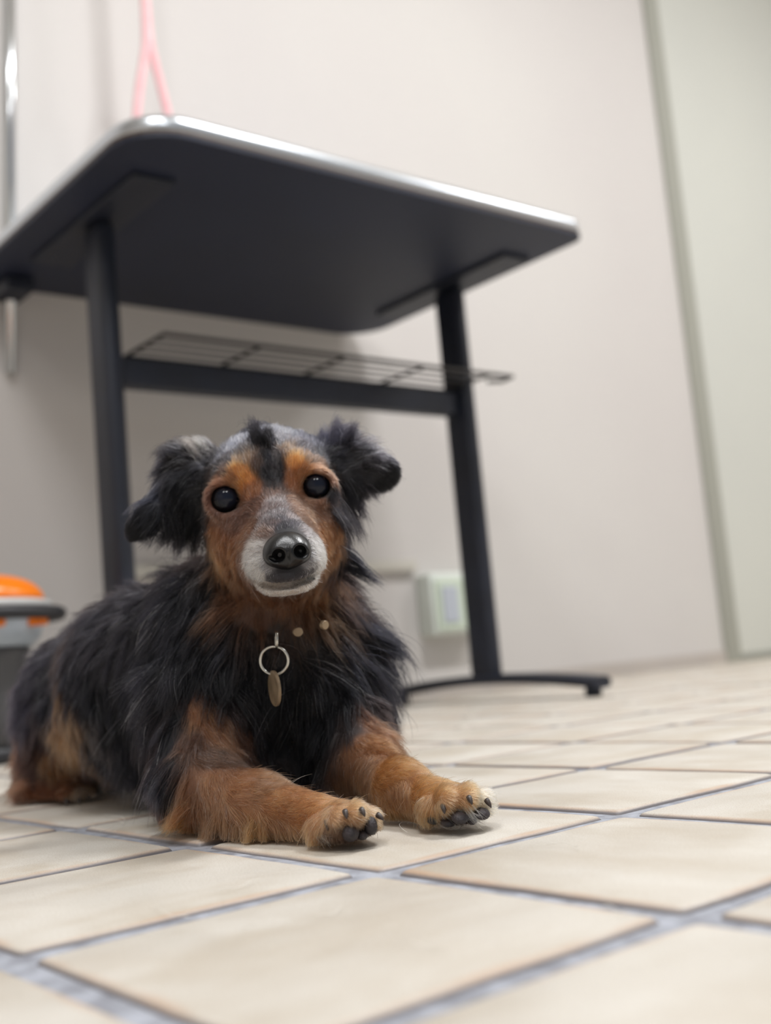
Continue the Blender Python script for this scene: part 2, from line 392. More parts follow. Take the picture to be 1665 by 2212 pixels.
def smax(a, b, k): return -smin(-a, -b, k)
def frame(roll=0.0, yaw=0.0, pitch=0.0):     # roll: clockwise on view; yaw: turns right edge away
    q = np.stack([cR, cU, cF], 1)
    cr, sr = math.cos(roll), math.sin(roll); cy, sy = math.cos(yaw), math.sin(yaw); cp, sp = math.cos(pitch), math.sin(pitch)
    A = np.array([[cr, sr, 0], [-sr, cr, 0], [0, 0, 1]]) @ np.array([[cy, 0, sy], [0, 1, 0], [-sy, 0, cy]]) @ np.array([[1, 0, 0], [0, cp, -sp], [0, sp, cp]])
    return q @ A
def ell(c, r, fr, k=0.012, op='add'):
    c = np.asarray(c); r = np.asarray(r, float); s = sub(c, r.max() + .02)
    if s is None: return
    sl, g = s; q = ((g - c) @ fr) / r
    l = np.linalg.norm(q, axis=-1); m = np.linalg.norm(q / r, axis=-1) + 1e-9
    d = l * (l - 1) / m
    field[sl] = smin(field[sl], d, k) if op == 'add' else smax(field[sl], -d, k)
def cone(a, b, ra, rb, k=0.012):
    a = np.asarray(a); b = np.asarray(b); c = (a + b) / 2; s = sub(c, np.linalg.norm(b - a) / 2 + max(ra, rb) + .02)
    sl, g = s; ba = b - a; t = np.clip(((g - a) @ ba) / (ba @ ba), 0, 1)
    d = np.linalg.norm(g - a - t[..., None] * ba, axis=-1) - (ra + (rb - ra) * t)
    field[sl] = smin(field[sl], d, k)
def E(u, v, Y, rx, ry, rz, roll=0, yaw=0, pitch=0, k=0.012, op='add'):   # rx, ry in px at that depth, rz in cm
    ell(P(u, v, Y), (rx * Y / FPX, ry * Y / FPX, rz / 100), frame(math.radians(roll), math.radians(yaw), math.radians(pitch)), k, op)
def K(a, b, k=0.012):                        # chain piece between (u, v, Y, r px) points
    cone(P(*a[:3]), P(*b[:3]), a[3] * a[2] / FPX, b[3] * b[2] / FPX, k)
RL = -8
# trunk
E(190, 1530, .93, 102, 165, 8.0, 0, 25, 0, .03)
K((190, 1520, .90, 140), (380, 1490, .79, 170), .03)
K((380, 1490, .79, 168), (520, 1470, .73, 165), .03)
E(585, 1450, .70, 165, 190, 5.2, 0, 0, 0, .03)
E(440, 1500, .69, 100, 130, 4.0, 0, 0, 0, .03)
E(735, 1480, .70, 68, 125, 4.0, 0, 0, 0, .03)
K((600, 1400, .705, 150), (600, 1220, .68, 118), .03)
E(560, 1640, .70, 170, 80, 5.0, 0, 0, 0, .025)
K((410, 1345, .72, 84), (300, 1445, .79, 150), .03)
E(450, 1310, .70, 82, 74, 3.6, 0, 0, 0, .03)
# head
E(586, 1045, .662, 142, 122, 4.4, RL, 0, 0, .01)
E(520, 1150, .648, 66, 84, 3.0, RL, 0, 0, .02)
E(680, 1130, .648, 58, 84, 3.0, RL, 0, 0, .02)
E(605, 1215, .640, 92, 62, 3.4, RL, 0, 0, .02)
K((586, 1088, .632, 40), (614, 1165, .592, 46), .018)      # bridge of the muzzle
E(606, 1200, .612, 78, 66, 3.0, RL, 0, 0, .016)
E(580, 1220, .590, 44, 46, 1.6, RL, 0, 0, .010)            # lip pads
E(656, 1208, .590, 44, 46, 1.6, RL, 0, 0, .010)
E(622, 1244, .588, 44, 22, 1.5, RL, 0, 0, .008)
E(622, 1268, .592, 52, 14, 1.6, RL, 0, 0, .006)            # lower jaw
E(618, 1180, .586, 44, 32, 1.2, RL, 0, 0, .008)            # behind the nose leather
# brows
E(512, 1025, .632, 40, 22, 1.2, -30, 0, 0, .012); E(658, 1005, .632, 40, 22, 1.2, 12, 0, 0, .012)
# eye sockets
EYES = [(488, 1079, .6285, 37), (683, 1051, .6285, 35.5)]
for (u, v, Y, r) in EYES:
    E(u, v, Y - .006, r + 5, r + 3, .9, 0, 0, 0, .006, 'cut')
for (u, v, Y, r) in EYES:                    # eyelids: upper hood and lower rim
    for k in range(16):
        a = 2 * math.pi * k / 16; rr = r * 1.10
        E(u + rr * math.cos(a), v - rr * .93 * math.sin(a), Y - (.0058 if math.sin(a) > -.2 else .0052) + .0016 * abs(math.cos(a)), 7, 6, .40, 0, 0, 0, .004)
# mouth crease
for t in np.linspace(-1, 1, 9):
    u = 618 + 62 * t; v = 1263 - 8 * t - 15 * (t * t); E(u, v, .579 + .010 * t * t, 11, 1.5, .26, -8 - 28 * t, 0, 0, .003, 'cut')
# ears (folded flaps)
K((440, 985, .672, 30), (392, 985, .672, 34), .012)
E(388, 1035, .664, 50, 66, .42, 12, -20, 10, .010)
E(352, 1085, .658, 38, 62, .36, 38, -20, 6, .010)
E(306, 1130, .654, 30, 46, .32, 42, -15, 5, .008)
E(410, 1085, .662, 34, 62, .38, 5, -10, 5, .010)
K((715, 975, .672, 30), (742, 960, .672, 30), .012)
E(768, 1000, .664, 62, 52, .42, 12, 15, 10, .010)
E(822, 1022, .659, 44, 42, .36, 18, 15, 5, .010)
E(752, 1052, .664, 32, 38, .40, -15, 10, 5, .010)
# near foreleg (left in view)
K((430, 1520, .665, 90), (432, 1690, .632, 84), .02)
K((432, 1705, .628, 84), (560, 1742, .592, 60), .014)
K((560, 1742, .592, 60), (672, 1762, .562, 49), .012)
E(736, 1778, .548, 66, 40, 2.2, 8, 0, 0, .008)
for (u, v, Y, rx, ry) in ((690, 1792, .545, 24, 28), (728, 1768, .534, 25, 28), (768, 1760, .533, 25, 27), (800, 1772, .541, 21, 27)):
    E(u, v, Y, rx, ry, 1.15, 0, 0, 0, .004)
# far foreleg (right in view)
K((745, 1530, .68, 72), (782, 1640, .650, 66), .02)
K((782, 1650, .648, 62), (868, 1705, .605, 52), .014)
K((868, 1705, .605, 52), (925, 1728, .580, 45), .012)
E(975, 1738, .568, 66, 38, 2.2, 6, 0, 0, .008)
for (u, v, Y, rx, ry) in ((925, 1748, .565, 25, 28), (965, 1728, .552, 26, 28), (1008, 1722, .551, 26, 27), (1044, 1732, .560, 22, 26)):
    E(u, v, Y, rx, ry, 1.15, 0, 0, 0, .004)
# hind leg
E(150, 1590, .90, 82, 118, 3.6, 10, 0, 0, .02)
E(122, 1660, .885, 74, 62, 2.6, 0, 0, 0, .014)
K((58, 1705, .885, 26), (150, 1715, .862, 26), .012)
for (u, v, Y) in ((140, 1722, .850), (165, 1722, .852), (185, 1718, .858)): E(u, v, Y, 13, 16, 1.0, 0, 0, 0, .005)
# nothing sinks under the floor
zz_ = (lo[2] + np.arange(dims[2]) * VX_).astype(np.float32)
field[:] = smax(field, (0.0022 - zz_)[None, None, :] * np.ones_like(field), .004)

def surface_nets(F):
    S = F < 0; n = np.array(F.shape)
    cs = np.zeros(n - 1, np.uint8)
    for i in (0, 1):
        for j in (0, 1):
            for k in (0, 1): cs += S[i:n[0] - 1 + i, j:n[1] - 1 + j, k:n[2] - 1 + k]
    act = (cs > 0) & (cs < 8); idx = np.argwhere(act); vid = np.full(n - 1, -1, np.int32); vid[act] = np.arange(len(idx))
    acc = np.zeros((len(idx), 3)); cnt = np.zeros(len(idx))
    corners = [(i, j, k) for i in (0, 1) for j in (0, 1) for k in (0, 1)]
    for a in corners:
        for ax in range(3):
            if a[ax]: continue
            b = list(a); b[ax] = 1
            fa = F[tuple((idx + a).T)]; fb = F[tuple((idx + b).T)]; m = (fa < 0) != (fb < 0)
            t = np.where(m, fa / np.where(m, fa - fb, 1), 0); p = np.tile(np.array(a, float), (len(idx), 1)); p[:, ax] = t
            acc[m] += p[m]; cnt[m] += 1
    verts = lo + (idx + acc / cnt[:, None]) * VX_
    faces = []
    for ax in range(3):
        o1, o2 = (ax + 1) % 3, (ax + 2) % 3
        A = S[tuple(slice(0, -1) if q == ax else slice(None) for q in range(3))]; B = S[tuple(slice(1, None) if q == ax else slice(None) for q in range(3))]
        e = np.argwhere(A != B); e = e[(e[:, o1] > 0) & (e[:, o2] > 0) & (e[:, o1] < n[o1] - 1) & (e[:, o2] < n[o2] - 1)]
        sgn = A[tuple(e.T)]
        def g(d1, d2):
            q = e.copy(); q[:, o1] += d1; q[:, o2] += d2; return vid[tuple(q.T)]
        f = np.stack([g(-1, -1), g(0, -1), g(0, 0), g(-1, 0)], 1); f[~sgn] = f[~sgn][:, ::-1]; faces.append(f)
    return verts, np.concatenate(faces)
verts, faces = surface_nets(field)
dm = bpy.data.meshes.new('body'); dm.from_pydata(verts.tolist(), [], faces.tolist()); dm.validate(); dm.update()
dm.polygons.foreach_set('use_smooth', np.ones(len(dm.polygons), bool))
FUR_DENS = 1.0; FUR_GAIN = 1.0

# ---------------------------------------------------------------- coat map: colour, lay and length of the fur, sampled where the dog carries it
# (u, v, lay du, lay dv, length cm, stand-off, sRGB, salt-and-pepper share)
BK = (13, 13, 20)
COAT = [
 # muzzle and bridge
 (612, 1138, -.1, -1, .3, .2, (34, 32, 38), .06), (592, 1130, -.3, -1, .3, .2, (60, 48, 48), .08), (636, 1126, .3, -1, .3, .2, (48, 44, 50), .08), (614, 1118, 0, -1, .3, .2, (54, 50, 56), .15), (598, 1084, -.1, -1, .4, .3, (96, 88, 88), .25), (590, 1092, -.1, -1, .45, .3, (72, 58, 56), .15), (604, 1108, -.1, -1, .4, .3, (72, 66, 68), .2), (628, 1118, .3, -1, .4, .3, (104, 94, 94), .3),
 (586, 1062, -.1, -1, .5, .3, (92, 66, 56), .2), (552, 1092, -.6, -.2, .45, .3, (98, 66, 54), .1), (634, 1232, 0, 1, .15, .15, (48, 45, 49), .05), (606, 1238, 0, 1, .15, .15, (50, 46, 50), .05), (640, 1088, .6, -.2, .45, .3, (118, 84, 66), .1),
 (572, 1150, -.7, -.6, .4, .3, (104, 80, 70), .25), (664, 1142, .7, -.5, .35, .3, (120, 112, 114), .25), (655, 1118, .7, -.5, .4, .3, (108, 78, 62), .1),
 (556, 1182, -1, -.1, .45, .35, (176, 168, 164), .2), (548, 1212, -1, .2, .5, .35, (196, 191, 188), .1), (562, 1244, -.7, .8, .5, .35, (206, 201, 197), .1), (578, 1226, -.6, .6, .3, .3, (150, 146, 148), .3),
 (690, 1172, 1, -.3, .45, .35, (180, 174, 172), .2), (697, 1205, 1, .2, .5, .35, (212, 208, 204), .1), (684, 1236, .8, .7, .5, .35, (196, 188, 182), .1), (668, 1218, .8, .4, .3, .3, (150, 146, 148), .3),
 (620, 1240, 0, 1, .15, .15, (52, 49, 54), .1), (646, 1240, .2, 1, .15, .15, (50, 47, 52), .1), (598, 1244, -.2, 1, .15, .15, (58, 54, 60), .1), (620, 1250, 0, 1, .12, .15, (46, 42, 46), 0), (644, 1248, 0, 1, .12, .15, (46, 42, 46), 0), (598, 1254, 0, 1, .12, .15, (50, 46, 50), 0), (666, 1238, .2, 1, .15, .15, (62, 58, 62), .1), (582, 1250, -.2, 1, .15, .15, (66, 62, 66), .1),
 (618, 1276, 0, 1, .2, .15, (236, 224, 212), 0), (600, 1276, 0, 1, .2, .15, (230, 216, 204), 0), (640, 1272, 0, 1, .2, .15, (232, 218, 206), 0), (584, 1272, -.3, 1, .25, .2, (220, 206, 194), 0), (658, 1265, .3, 1, .25, .2, (224, 210, 198), 0),
 # forehead
 (590, 1035, -.02, -1, .7, .35, (18, 17, 22), 0), (588, 1052, 0, -1, .6, .3, (34, 27, 28), 0), (574, 1020, -.1, -1, .7, .35, (24, 21, 25), 0), (602, 1030, .1, -1, .6, .35, (28, 23, 27), 0), (470, 1008, -.8, -.6, .6, .35, (44, 40, 44), .15), (490, 992, -.6, -.8, .6, .35, (54, 50, 54), .25), (455, 1024, -1, -.2, .6, .35, (48, 38, 38), .05), (480, 1022, -.8, -.5, .5, .3, (84, 60, 50), .1), (520, 972, -.4, -1, .6, .35, (70, 64, 64), .3), (700, 985, .7, -.7, .7, .35, (34, 33, 40), .1), (718, 1015, 1, -.2, .6, .3, (52, 42, 42), 0), (600, 985, 0, -1, .6, .35, (50, 42, 42), .2), (662, 968, .5, -.9, .6, .35, (54, 50, 56), .3), (582, 995, -.02, -1, .8, .4, (20, 19, 25), 0), (570, 945, -.05, -1, .9, .4, (20, 19, 25), 0), (600, 1010, 0, -1, .7, .35, (34, 28, 30), 0),
 (556, 916, -.35, -1, 1.5, .9, (22, 21, 28), 0),
 (530, 1032, -.35, -.9, .55, .35, (208, 132, 70), .05), (514, 1018, -.5, -.8, .6, .35, (196, 124, 68), .05), (548, 1058, -.2, -.9, .5, .3, (140, 86, 54), .1), (556, 1010, -.1, -1, .6, .35, (70, 52, 44), .1), (520, 990, -.4, -1, .6, .35, (128, 100, 78), .35),
 (470, 1036, -1, -.3, .45, .3, (152, 98, 72), 0), (448, 1062, -1, .2, .4, .3, (120, 78, 62), 0), (500, 1030, -.6, -.7, .45, .3, (150, 98, 64), 0),
 (638, 998, .1, -1, .55, .35, (206, 134, 74), .05), (628, 1032, .1, -1, .5, .3, (150, 92, 56), .1), (656, 1022, .4, -.9, .5, .3, (160, 104, 66), .05), (622, 970, .1, -1, .6, .35, (120, 94, 74), .3),
 (690, 1010, .9, -.4, .45, .3, (172, 116, 84), 0), (712, 1035, 1, .2, .4, .3, (140, 96, 76), 0), (672, 988, .5, -.9, .6, .35, (110, 84, 68), .3),
 (505, 965, -.4, -1, .6, .35, (84, 86, 98), .55), (470, 990, -.7, -.7, .7, .35, (54, 55, 66), .4), (540, 938, -.2, -1, .6, .35, (84, 86, 98), .45), (525, 925, -.3, -1, .6, .35, (80, 82, 94), .45), (620, 930, .2, -1, .6, .35, (78, 80, 90), .5), (600, 950, 0, -1, .6, .35, (74, 72, 78), .45), (670, 950, .5, -1, .7, .4, (52, 52, 64), .35), (650, 925, .4, -1, .7, .4, (60, 62, 74), .4),
 (448, 1010, -1, -.1, .7, .35, (26, 25, 31), .05), (436, 1060, -1, .2, .8, .35, (24, 23, 28), 0), (444, 1110, -.5, 1, .9, .3, (26, 23, 25), 0), (440, 1150, -.5, 1, 1.2, .3, (30, 24, 24), 0),
 (728, 1000, .8, -.5, .8, .35, (28, 27, 34), .1), (724, 1060, .6, .8, .8, .3, (26, 24, 29), 0), (740, 1110, .4, 1, 1.2, .3, (22, 21, 25), 0),
 # cheeks
 (482, 1124, -.2, 1, .4, .3, (112, 76, 60), .1), (470, 1156, -.4, 1, .6, .3, (128, 76, 46), .05), (500, 1190, -.4, 1, .7, .3, (122, 72, 42), .05), (530, 1150, -.4, .9, .5, .3, (108, 68, 46), .1), (520, 1115, -.4, .6, .4, .3, (96, 64, 52), .1), (464, 1200, -.3, 1, .9, .3, (150, 94, 56), .05), (520, 1215, -.5, .9, .6, .3, (92, 62, 48), .1),
 (690, 1098, .4, .9, .4, .3, (124, 84, 64), .1), (700, 1145, .4, 1, .6, .3, (146, 90, 54), .05), (726, 1190, .4, 1, .9, .3, (120, 70, 40), .05), (672, 1108, .4, .8, .4, .3, (132, 94, 70), .15), (728, 1140, .3, 1, .7, .3, (126, 76, 46), 0), (715, 1215, .6, .9, .8, .3, (106, 66, 42), 0),
 # jaw and throat
 (512, 1245, -.5, 1, 1.2, .35, (112, 70, 44), 0), (550, 1285, -.2, 1, 1.5, .35, (120, 76, 48), 0), (620, 1308, 0, 1, 1.7, .35, (112, 72, 46), 0), (690, 1272, .5, 1, 1.5, .4, (122, 78, 48), 0), (728, 1240, .8, .8, 1.7, .4, (102, 64, 40), 0),
 (560, 1335, -.1, 1, 2.0, .35, (96, 62, 44), 0), (484, 1290, -.5, 1, 2.0, .4, (98, 64, 44), 0), (700, 1320, .4, 1, 2.2, .4, (92, 64, 44), .05), (640, 1340, .1, 1, 1.8, .35, (90, 62, 46), .05), (760, 1285, 1, .7, 2.6, .5, (64, 44, 36), 0),
 (655, 1246, 0, 1, .15, .15, (52, 48, 52), 0), (588, 1254, 0, 1, .15, .15, (56, 52, 55), 0),
 (600, 1375, 0, 1, 1.6, .3, (56, 42, 36), .05), (540, 1385, -.2, 1, 2.2, .35, (52, 40, 36), .05), (660, 1385, .2, 1, 2.0, .3, (46, 38, 36), .05),
 # ruff and chest
 (745, 1215, 1, .8, 2.0, .5, (36, 30, 32), 0), (775, 1250, 1, .45, 3.6, .7, BK, .02), (790, 1330, 1, .6, 3.0, .6, BK, .04), (800, 1385, 1, .3, 3.4, .7, BK, .04), (810, 1450, .8, .8, 2.4, .5, BK, .05), (805, 1520, .5, .9, 1.6, .4, (44, 34, 34), .05),
 (600, 1450, 0, 1, 2.6, .35, BK, .07), (560, 1410, -.1, 1, 2.4, .35, BK, .06), (680, 1440, .2, 1, 2.6, .35, BK, .08), (620, 1550, .05, 1, 2.6, .3, BK, .07), (520, 1470, -.1, 1, 2.8, .35, BK, .06), (720, 1510, .2, 1, 2.4, .35, BK, .08), (560, 1590, .3, 1, 2.0, .25, (24, 23, 29), .04), (680, 1620, .1, 1, 2.0, .3, BK, .05), (640, 1690, .1, 1, 1.6, .3, BK, .05),
 (410, 1260, -.9, .6, 2.4, .5, BK, .04), (380, 1310, -.7, .8, 2.6, .4, BK, .06), (450, 1370, -.3, 1, 2.8, .4, BK, .07), (450, 1240, -.5, 1, 1.8, .35, (34, 28, 28), .05),
 # trunk
 (350, 1400, -.5, 1, 2.6, .3, BK, .06), (400, 1470, -.3, 1, 2.6, .35, BK, .06), (310, 1500, -.4, 1, 2.6, .3, BK, .05), (330, 1310, -1, .5, 2.2, .35, BK, .06), (250, 1350, -1, .35, 1.8, .3, (32, 31, 38), .05), (200, 1400, -1, .5, 1.8, .25, (34, 33, 40), .04), (150, 1360, -1, .3, 1.4, .3, (34, 33, 40), .04), (90, 1440, -.7, .8, 1.6, .25, (34, 33, 42), .04), (55, 1530, -.3, 1, 1.6, .3, (36, 34, 44), .03),
 (240, 1520, -.3, 1, 2.2, .25, BK, .04), (300, 1640, -.1, 1, 2.4, .3, BK, .06), (370, 1600, -.2, 1, 2.6, .3, BK, .05), (240, 1660, .1, 1, 2.0, .3, (34, 31, 32), .1), (345, 1700, .1, 1, 1.0, .3, (38, 38, 46), .08), (270, 1715, .2, 1, 1.6, .3, (44, 40, 38), .12),
 (380, 1560, -.1, 1, 1.8, .3, BK, .04), (355, 1640, -.1, 1, 1.4, .3, BK, .04), (340, 1510, -.3, 1, 2.4, .3, BK, .05), (420, 1430, -.2, 1, 2.6, .35, BK, .06), (470, 1470, -.1, 1, 2.2, .35, BK, .05), (570, 1540, .1, 1, 2.2, .3, BK, .06), (600, 1610, .2, 1, 1.6, .3, BK, .04), (420, 1330, -.5, 1, 2.6, .4, BK, .06), (390, 1395, -.5, 1, 2.6, .35, BK, .06), (440, 1290, -.5, .9, 2.2, .4, BK, .05), (500, 1400, -.2, 1, 2.6, .35, BK, .06), (730, 1400, .4, 1, 2.4, .4, BK, .06), (760, 1460, .4, 1, 2.2, .35, BK, .06), (760, 1330, .9, .7, 2.6, .5, BK, .05), (700, 1580, .2, 1, 1.8, .3, BK, .04),
 (118, 1462, -.3, 1, 1.6, .3, BK, .04), (150, 1478, -.2, 1, 1.6, .3, BK, .04), (100, 1500, -.2, 1, 1.6, .3, BK, .04), (185, 1500, -.1, 1, 1.6, .3, BK, .04), (130, 1420, -.5, 1, 1.6, .3, BK, .04), (215, 1620, 0, 1, 1.6, .3, BK, .04),
 # hind leg
 (150, 1600, .1, 1, 1.5, .3, (146, 102, 68), .05), (150, 1530, .2, 1, 1.6, .3, (92, 66, 46), 0), (180, 1660, .1, 1, 1.2, .3, (116, 76, 52), 0), (120, 1640, .1, 1, 1.4, .3, (134, 92, 60), .05), (90, 1580, 0, 1, 1.6, .3, (44, 34, 36), 0), (70, 1650, -.2, 1, 1.2, .3, (62, 42, 38), 0), (200, 1570, .2, 1, 1.6, .3, (40, 36, 36), 0), (120, 1480, -.1, 1, 1.6, .3, (34, 34, 42), 0),
 (80, 1705, 1, .2, .6, .3, (112, 66, 42), 0), (130, 1712, 1, .3, .6, .3, (124, 78, 52), .05), (165, 1722, 1, .5, .6, .3, (160, 134, 110), .2), (35, 1690, -1, .5, 1.5, .4, (104, 66, 50), .05),
 # near foreleg
 (430, 1530, .3, .9, 1.2, .3, (140, 92, 62), .05), (470, 1570, .6, .7, 1.1, .3, (134, 90, 62), .05), (530, 1600, .8, .6, 1.2, .3, (98, 64, 48), .05), (400, 1480, -.1, 1, 2.0, .3, (40, 32, 34), 0), (400, 1600, .1, 1, 1.2, .3, (88, 62, 50), .05), (470, 1640, .6, .6, .8, .3, (96, 70, 56), .1), (590, 1640, .8, .4, 1.0, .25, (44, 34, 34), 0), (500, 1520, .4, .9, 1.8, .3, (52, 40, 40), .05),
 (450, 1690, .5, .7, .8, .3, (148, 102, 72), .08), (405, 1710, .1, 1, 1.2, .3, (126, 84, 58), .05), (362, 1690, -.1, 1, 1.2, .3, BK, .04), (366, 1735, -.2, 1, .9, .3, (40, 32, 30), .04), (388, 1772, -.8, .6, 1.2, .4, (166, 104, 60), 0), (520, 1700, .9, .35, .7, .3, (160, 110, 76), .08), (480, 1770, .2, 1, 1.6, .35, (150, 102, 70), .05), (545, 1795, .3, 1, 1.8, .5, (172, 118, 76), .05), (600, 1735, 1, .3, .6, .3, (172, 118, 78), .06), (600, 1795, .3, 1, 1.0, .35, (150, 100, 66), .05), (575, 1690, 1, .3, .6, .3, (140, 98, 68), .08),
 (670, 1745, 1, .1, .55, .3, (182, 124, 80), .06), (665, 1795, .1, 1, .8, .35, (178, 122, 80), .08), (720, 1735, 1, -.2, .5, .35, (196, 138, 90), .08), (770, 1740, 1, 0, .5, .35, (200, 146, 98), .1), (805, 1755, .9, .3, .5, .35, (200, 154, 112), .12), (730, 1770, .6, .6, .4, .3, (188, 138, 96), .1), (690, 1775, .2, 1, .5, .3, (184, 128, 84), .08),
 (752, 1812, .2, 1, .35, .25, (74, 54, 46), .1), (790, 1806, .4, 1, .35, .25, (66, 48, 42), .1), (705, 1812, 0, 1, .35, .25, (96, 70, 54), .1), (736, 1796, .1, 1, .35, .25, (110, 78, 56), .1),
 # far foreleg
 (800, 1560, .5, .8, 1.4, .35, (112, 72, 50), .05), (750, 1570, .2, 1, 1.6, .3, (52, 38, 36), 0), (800, 1610, .5, .8, .8, .3, (140, 92, 58), .05), (785, 1660, .4, .9, .7, .3, (138, 92, 60), .05), (755, 1710, .2, 1, .7, .3, (104, 70, 48), 0), (850, 1665, .9, .5, .55, .3, (178, 122, 74), .05), (860, 1720, .6, .7, .6, .3, (150, 98, 60), .05),
 (920, 1695, 1, .2, .55, .3, (188, 130, 78), .06), (870, 1765, .1, 1, .7, .3, (166, 112, 68), .05), (910, 1750, .2, 1, .6, .3, (182, 130, 84), .08), (960, 1700, 1, 0, .5, .35, (188, 132, 82), .06), (1000, 1700, 1, .1, .5, .35, (196, 142, 92), .1), (1045, 1715, 1, .4, .5, .35, (232, 210, 176), .15), (980, 1735, .7, .6, .4, .3, (190, 138, 92), .1),
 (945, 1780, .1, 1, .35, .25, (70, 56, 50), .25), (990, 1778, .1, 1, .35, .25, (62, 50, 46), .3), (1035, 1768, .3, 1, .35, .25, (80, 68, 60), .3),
 # left ear
 (420, 962, -.9, -.7, 1.5, .7, (58, 54, 54), .25), (400, 985, -1, -.2, 1.4, .45, (34, 32, 36), .1), (360, 1000, -1, .2, 1.2, .4, (30, 30, 38), .1), (375, 1040, -.5, 1, 1.4, .3, (22, 21, 27), .05), (335, 1060, -.4, 1, 1.6, .35, (40, 42, 54), .2), (318, 1110, -.6, .9, .8, .3, (20, 20, 26), .03), (296, 1140, -.6, .8, .45, .3, (15, 14, 19), 0), (400, 1090, -.3, 1, 1.6, .3, (20, 19, 24), .04), (380, 1125, -.4, 1, 1.8, .35, (22, 21, 26), .05), (425, 1120, -.2, 1, 1.6, .3, (20, 19, 23), .03), (345, 1130, -.4, 1, 1.3, .35, (20, 20, 25), .05),
 # right ear
 (728, 935, .15, -1, 1.5, .8, (46, 45, 56), .15), (755, 945, .7, -.9, 1.5, .6, (40, 38, 46), .15), (790, 965, 1, -.2, 1.3, .35, (62, 60, 66), .35), (780, 1000, 1, .1, 1.2, .3, (40, 37, 40), .15), (825, 990, .9, .3, .55, .3, (44, 42, 50), .25), (845, 1025, .7, .5, .4, .3, (16, 15, 20), 0), (830, 1050, .4, .8, .4, .3, (16, 15, 20), 0), (780, 1040, .8, .5, 1.2, .3, (34, 32, 37), .12), (750, 1065, .5, 1, 1.8, .35, (26, 25, 30), .08), (745, 1095, .55, 1, 2.2, .4, (22, 21, 26), .06), (785, 1070, .5, .7, .9, .3, (20, 19, 24), .03),
]
bvh = BVHTree.FromPolygons([Vector(v) for v in verts], faces.tolist())
anc = []
for row in COAT:
    u, v, du, dv, ln, lift, col, salt = row
    hit = None
    d = ray(u, v); d = Vector(d / np.linalg.norm(d)); loc, nor, fi, dist = bvh.ray_cast(Vector((0, 0, HC)), d)
    if loc is None:                         # just outside the outline: the nearest flesh carries it
        Y = .66 if v < 1300 else (.70 if u > 300 else .88)
        loc, nor, fi, dist = bvh.find_nearest(Vector(P(u, v, Y)))
    dr = cR * du - cU * dv; nn = np.array(nor); dt = dr - nn * (dr @ nn)
    anc.append([*loc, *(dt / (np.linalg.norm(dt) + 1e-6)), ln, lift, *s2l(col), salt])
anc = np.array(anc)
# the side the viewer does not see: the same black coat, laid back and down
for c, ln in ((P(330, 1450, .93), 2.2), (P(600, 1300, .78), 2.0), (P(590, 1000, .72), 1.2), (P(180, 1500, 1.03), 1.8), (P(780, 1500, .78), 2.0), (P(450, 1600, .85), 2.0), (P(500, 1700, .80), 1.6)):
    loc, nor, fi, dist = bvh.find_nearest(Vector(c)); dr = np.array([-.55, .45, -.7]); nn = np.array(nor); dt = dr - nn * (dr @ nn)
    anc = np.vstack([anc, [*loc, *(dt / np.linalg.norm(dt)), ln, .3, *s2l(BK), .04]])
def coat_at(p):                              # blend of the nearest coat samples
    out = np.zeros((len(p), 9)); A = anc
    for s in range(0, len(p), 20000):
        q = p[s:s + 20000]; d2 = ((q[:, None, :] - A[None, :, :3]) ** 2).sum(-1); dm_ = d2.min(1, keepdims=True)
        wgt = 1 / (d2 + 4e-7) ** 3.2; wgt /= wgt.sum(1, keepdims=True); out[s:s + 20000] = wgt @ A[:, 3:]
    return out
# skin colour of the body itself: the root colour of the coat on it
vc = coat_at(verts)[:, 5:8] * .55
ca = dm.color_attributes.new('coat', 'FLOAT_COLOR', 'POINT'); ca.data.foreach_set('color', np.concatenate([vc, np.ones((len(vc), 1))], 1).astype(np.float32).ravel())
M_skin = mat('dog_skin', (60, 50, 45), .7); nt = M_skin.node_tree; at = nt.nodes.new('ShaderNodeAttribute'); at.attribute_name = 'coat'; nt.links.new(at.outputs['Color'], nt.nodes['Principled BSDF'].inputs['Base Color'])

# ---------------------------------------------------------------- fur strands
tri = np.concatenate([faces[:, [0, 1, 2]], faces[:, [0, 2, 3]]])
T0, T1, T2 = verts[tri[:, 0]], verts[tri[:, 1]], verts[tri[:, 2]]
fn = np.cross(T1 - T0, T2 - T0); ar = np.linalg.norm(fn, axis=1) / 2; fn = fn / (2 * ar[:, None] + 1e-12)
cen = (T0 + T1 + T2) / 3; tc_ = coat_at(cen)
ln_ = tc_[:, 3]; dens = np.interp(ln_, [.3, .6, 1.0, 2.0, 3.0], [420, 330, 190, 105, 85]) * FUR_DENS
facing = (fn * (np.array([0, 0, HC]) - cen)).sum(1) / np.linalg.norm(cen, axis=1)
dens = dens * np.interp(facing, [-.6, -.1, .1], [.3, .55, 1.0]); dens[cen[:, 2] < .004] *= .15
eyeC = [P(u, v, Y) for (u, v, Y, r) in EYES]; eyeR = [r * Y / FPX for (u, v, Y, r) in EYES]
for c, r in zip(eyeC, eyeR): dens[np.linalg.norm(cen - c, axis=1) < r * 1.13] = 0
NOSE = P(619, 1188, .573); dens[np.linalg.norm(cen - NOSE, axis=1) < .0128] = 0
cnt = rng.poisson(ar * 1e4 * dens); ti = np.repeat(np.arange(len(tri)), cnt); n = len(ti)
r1 = np.sqrt(rng.random(n)); r2 = rng.random(n)
root = T0[ti] * (1 - r1)[:, None] + T1[ti] * (r1 * (1 - r2))[:, None] + T2[ti] * (r1 * r2)[:, None]
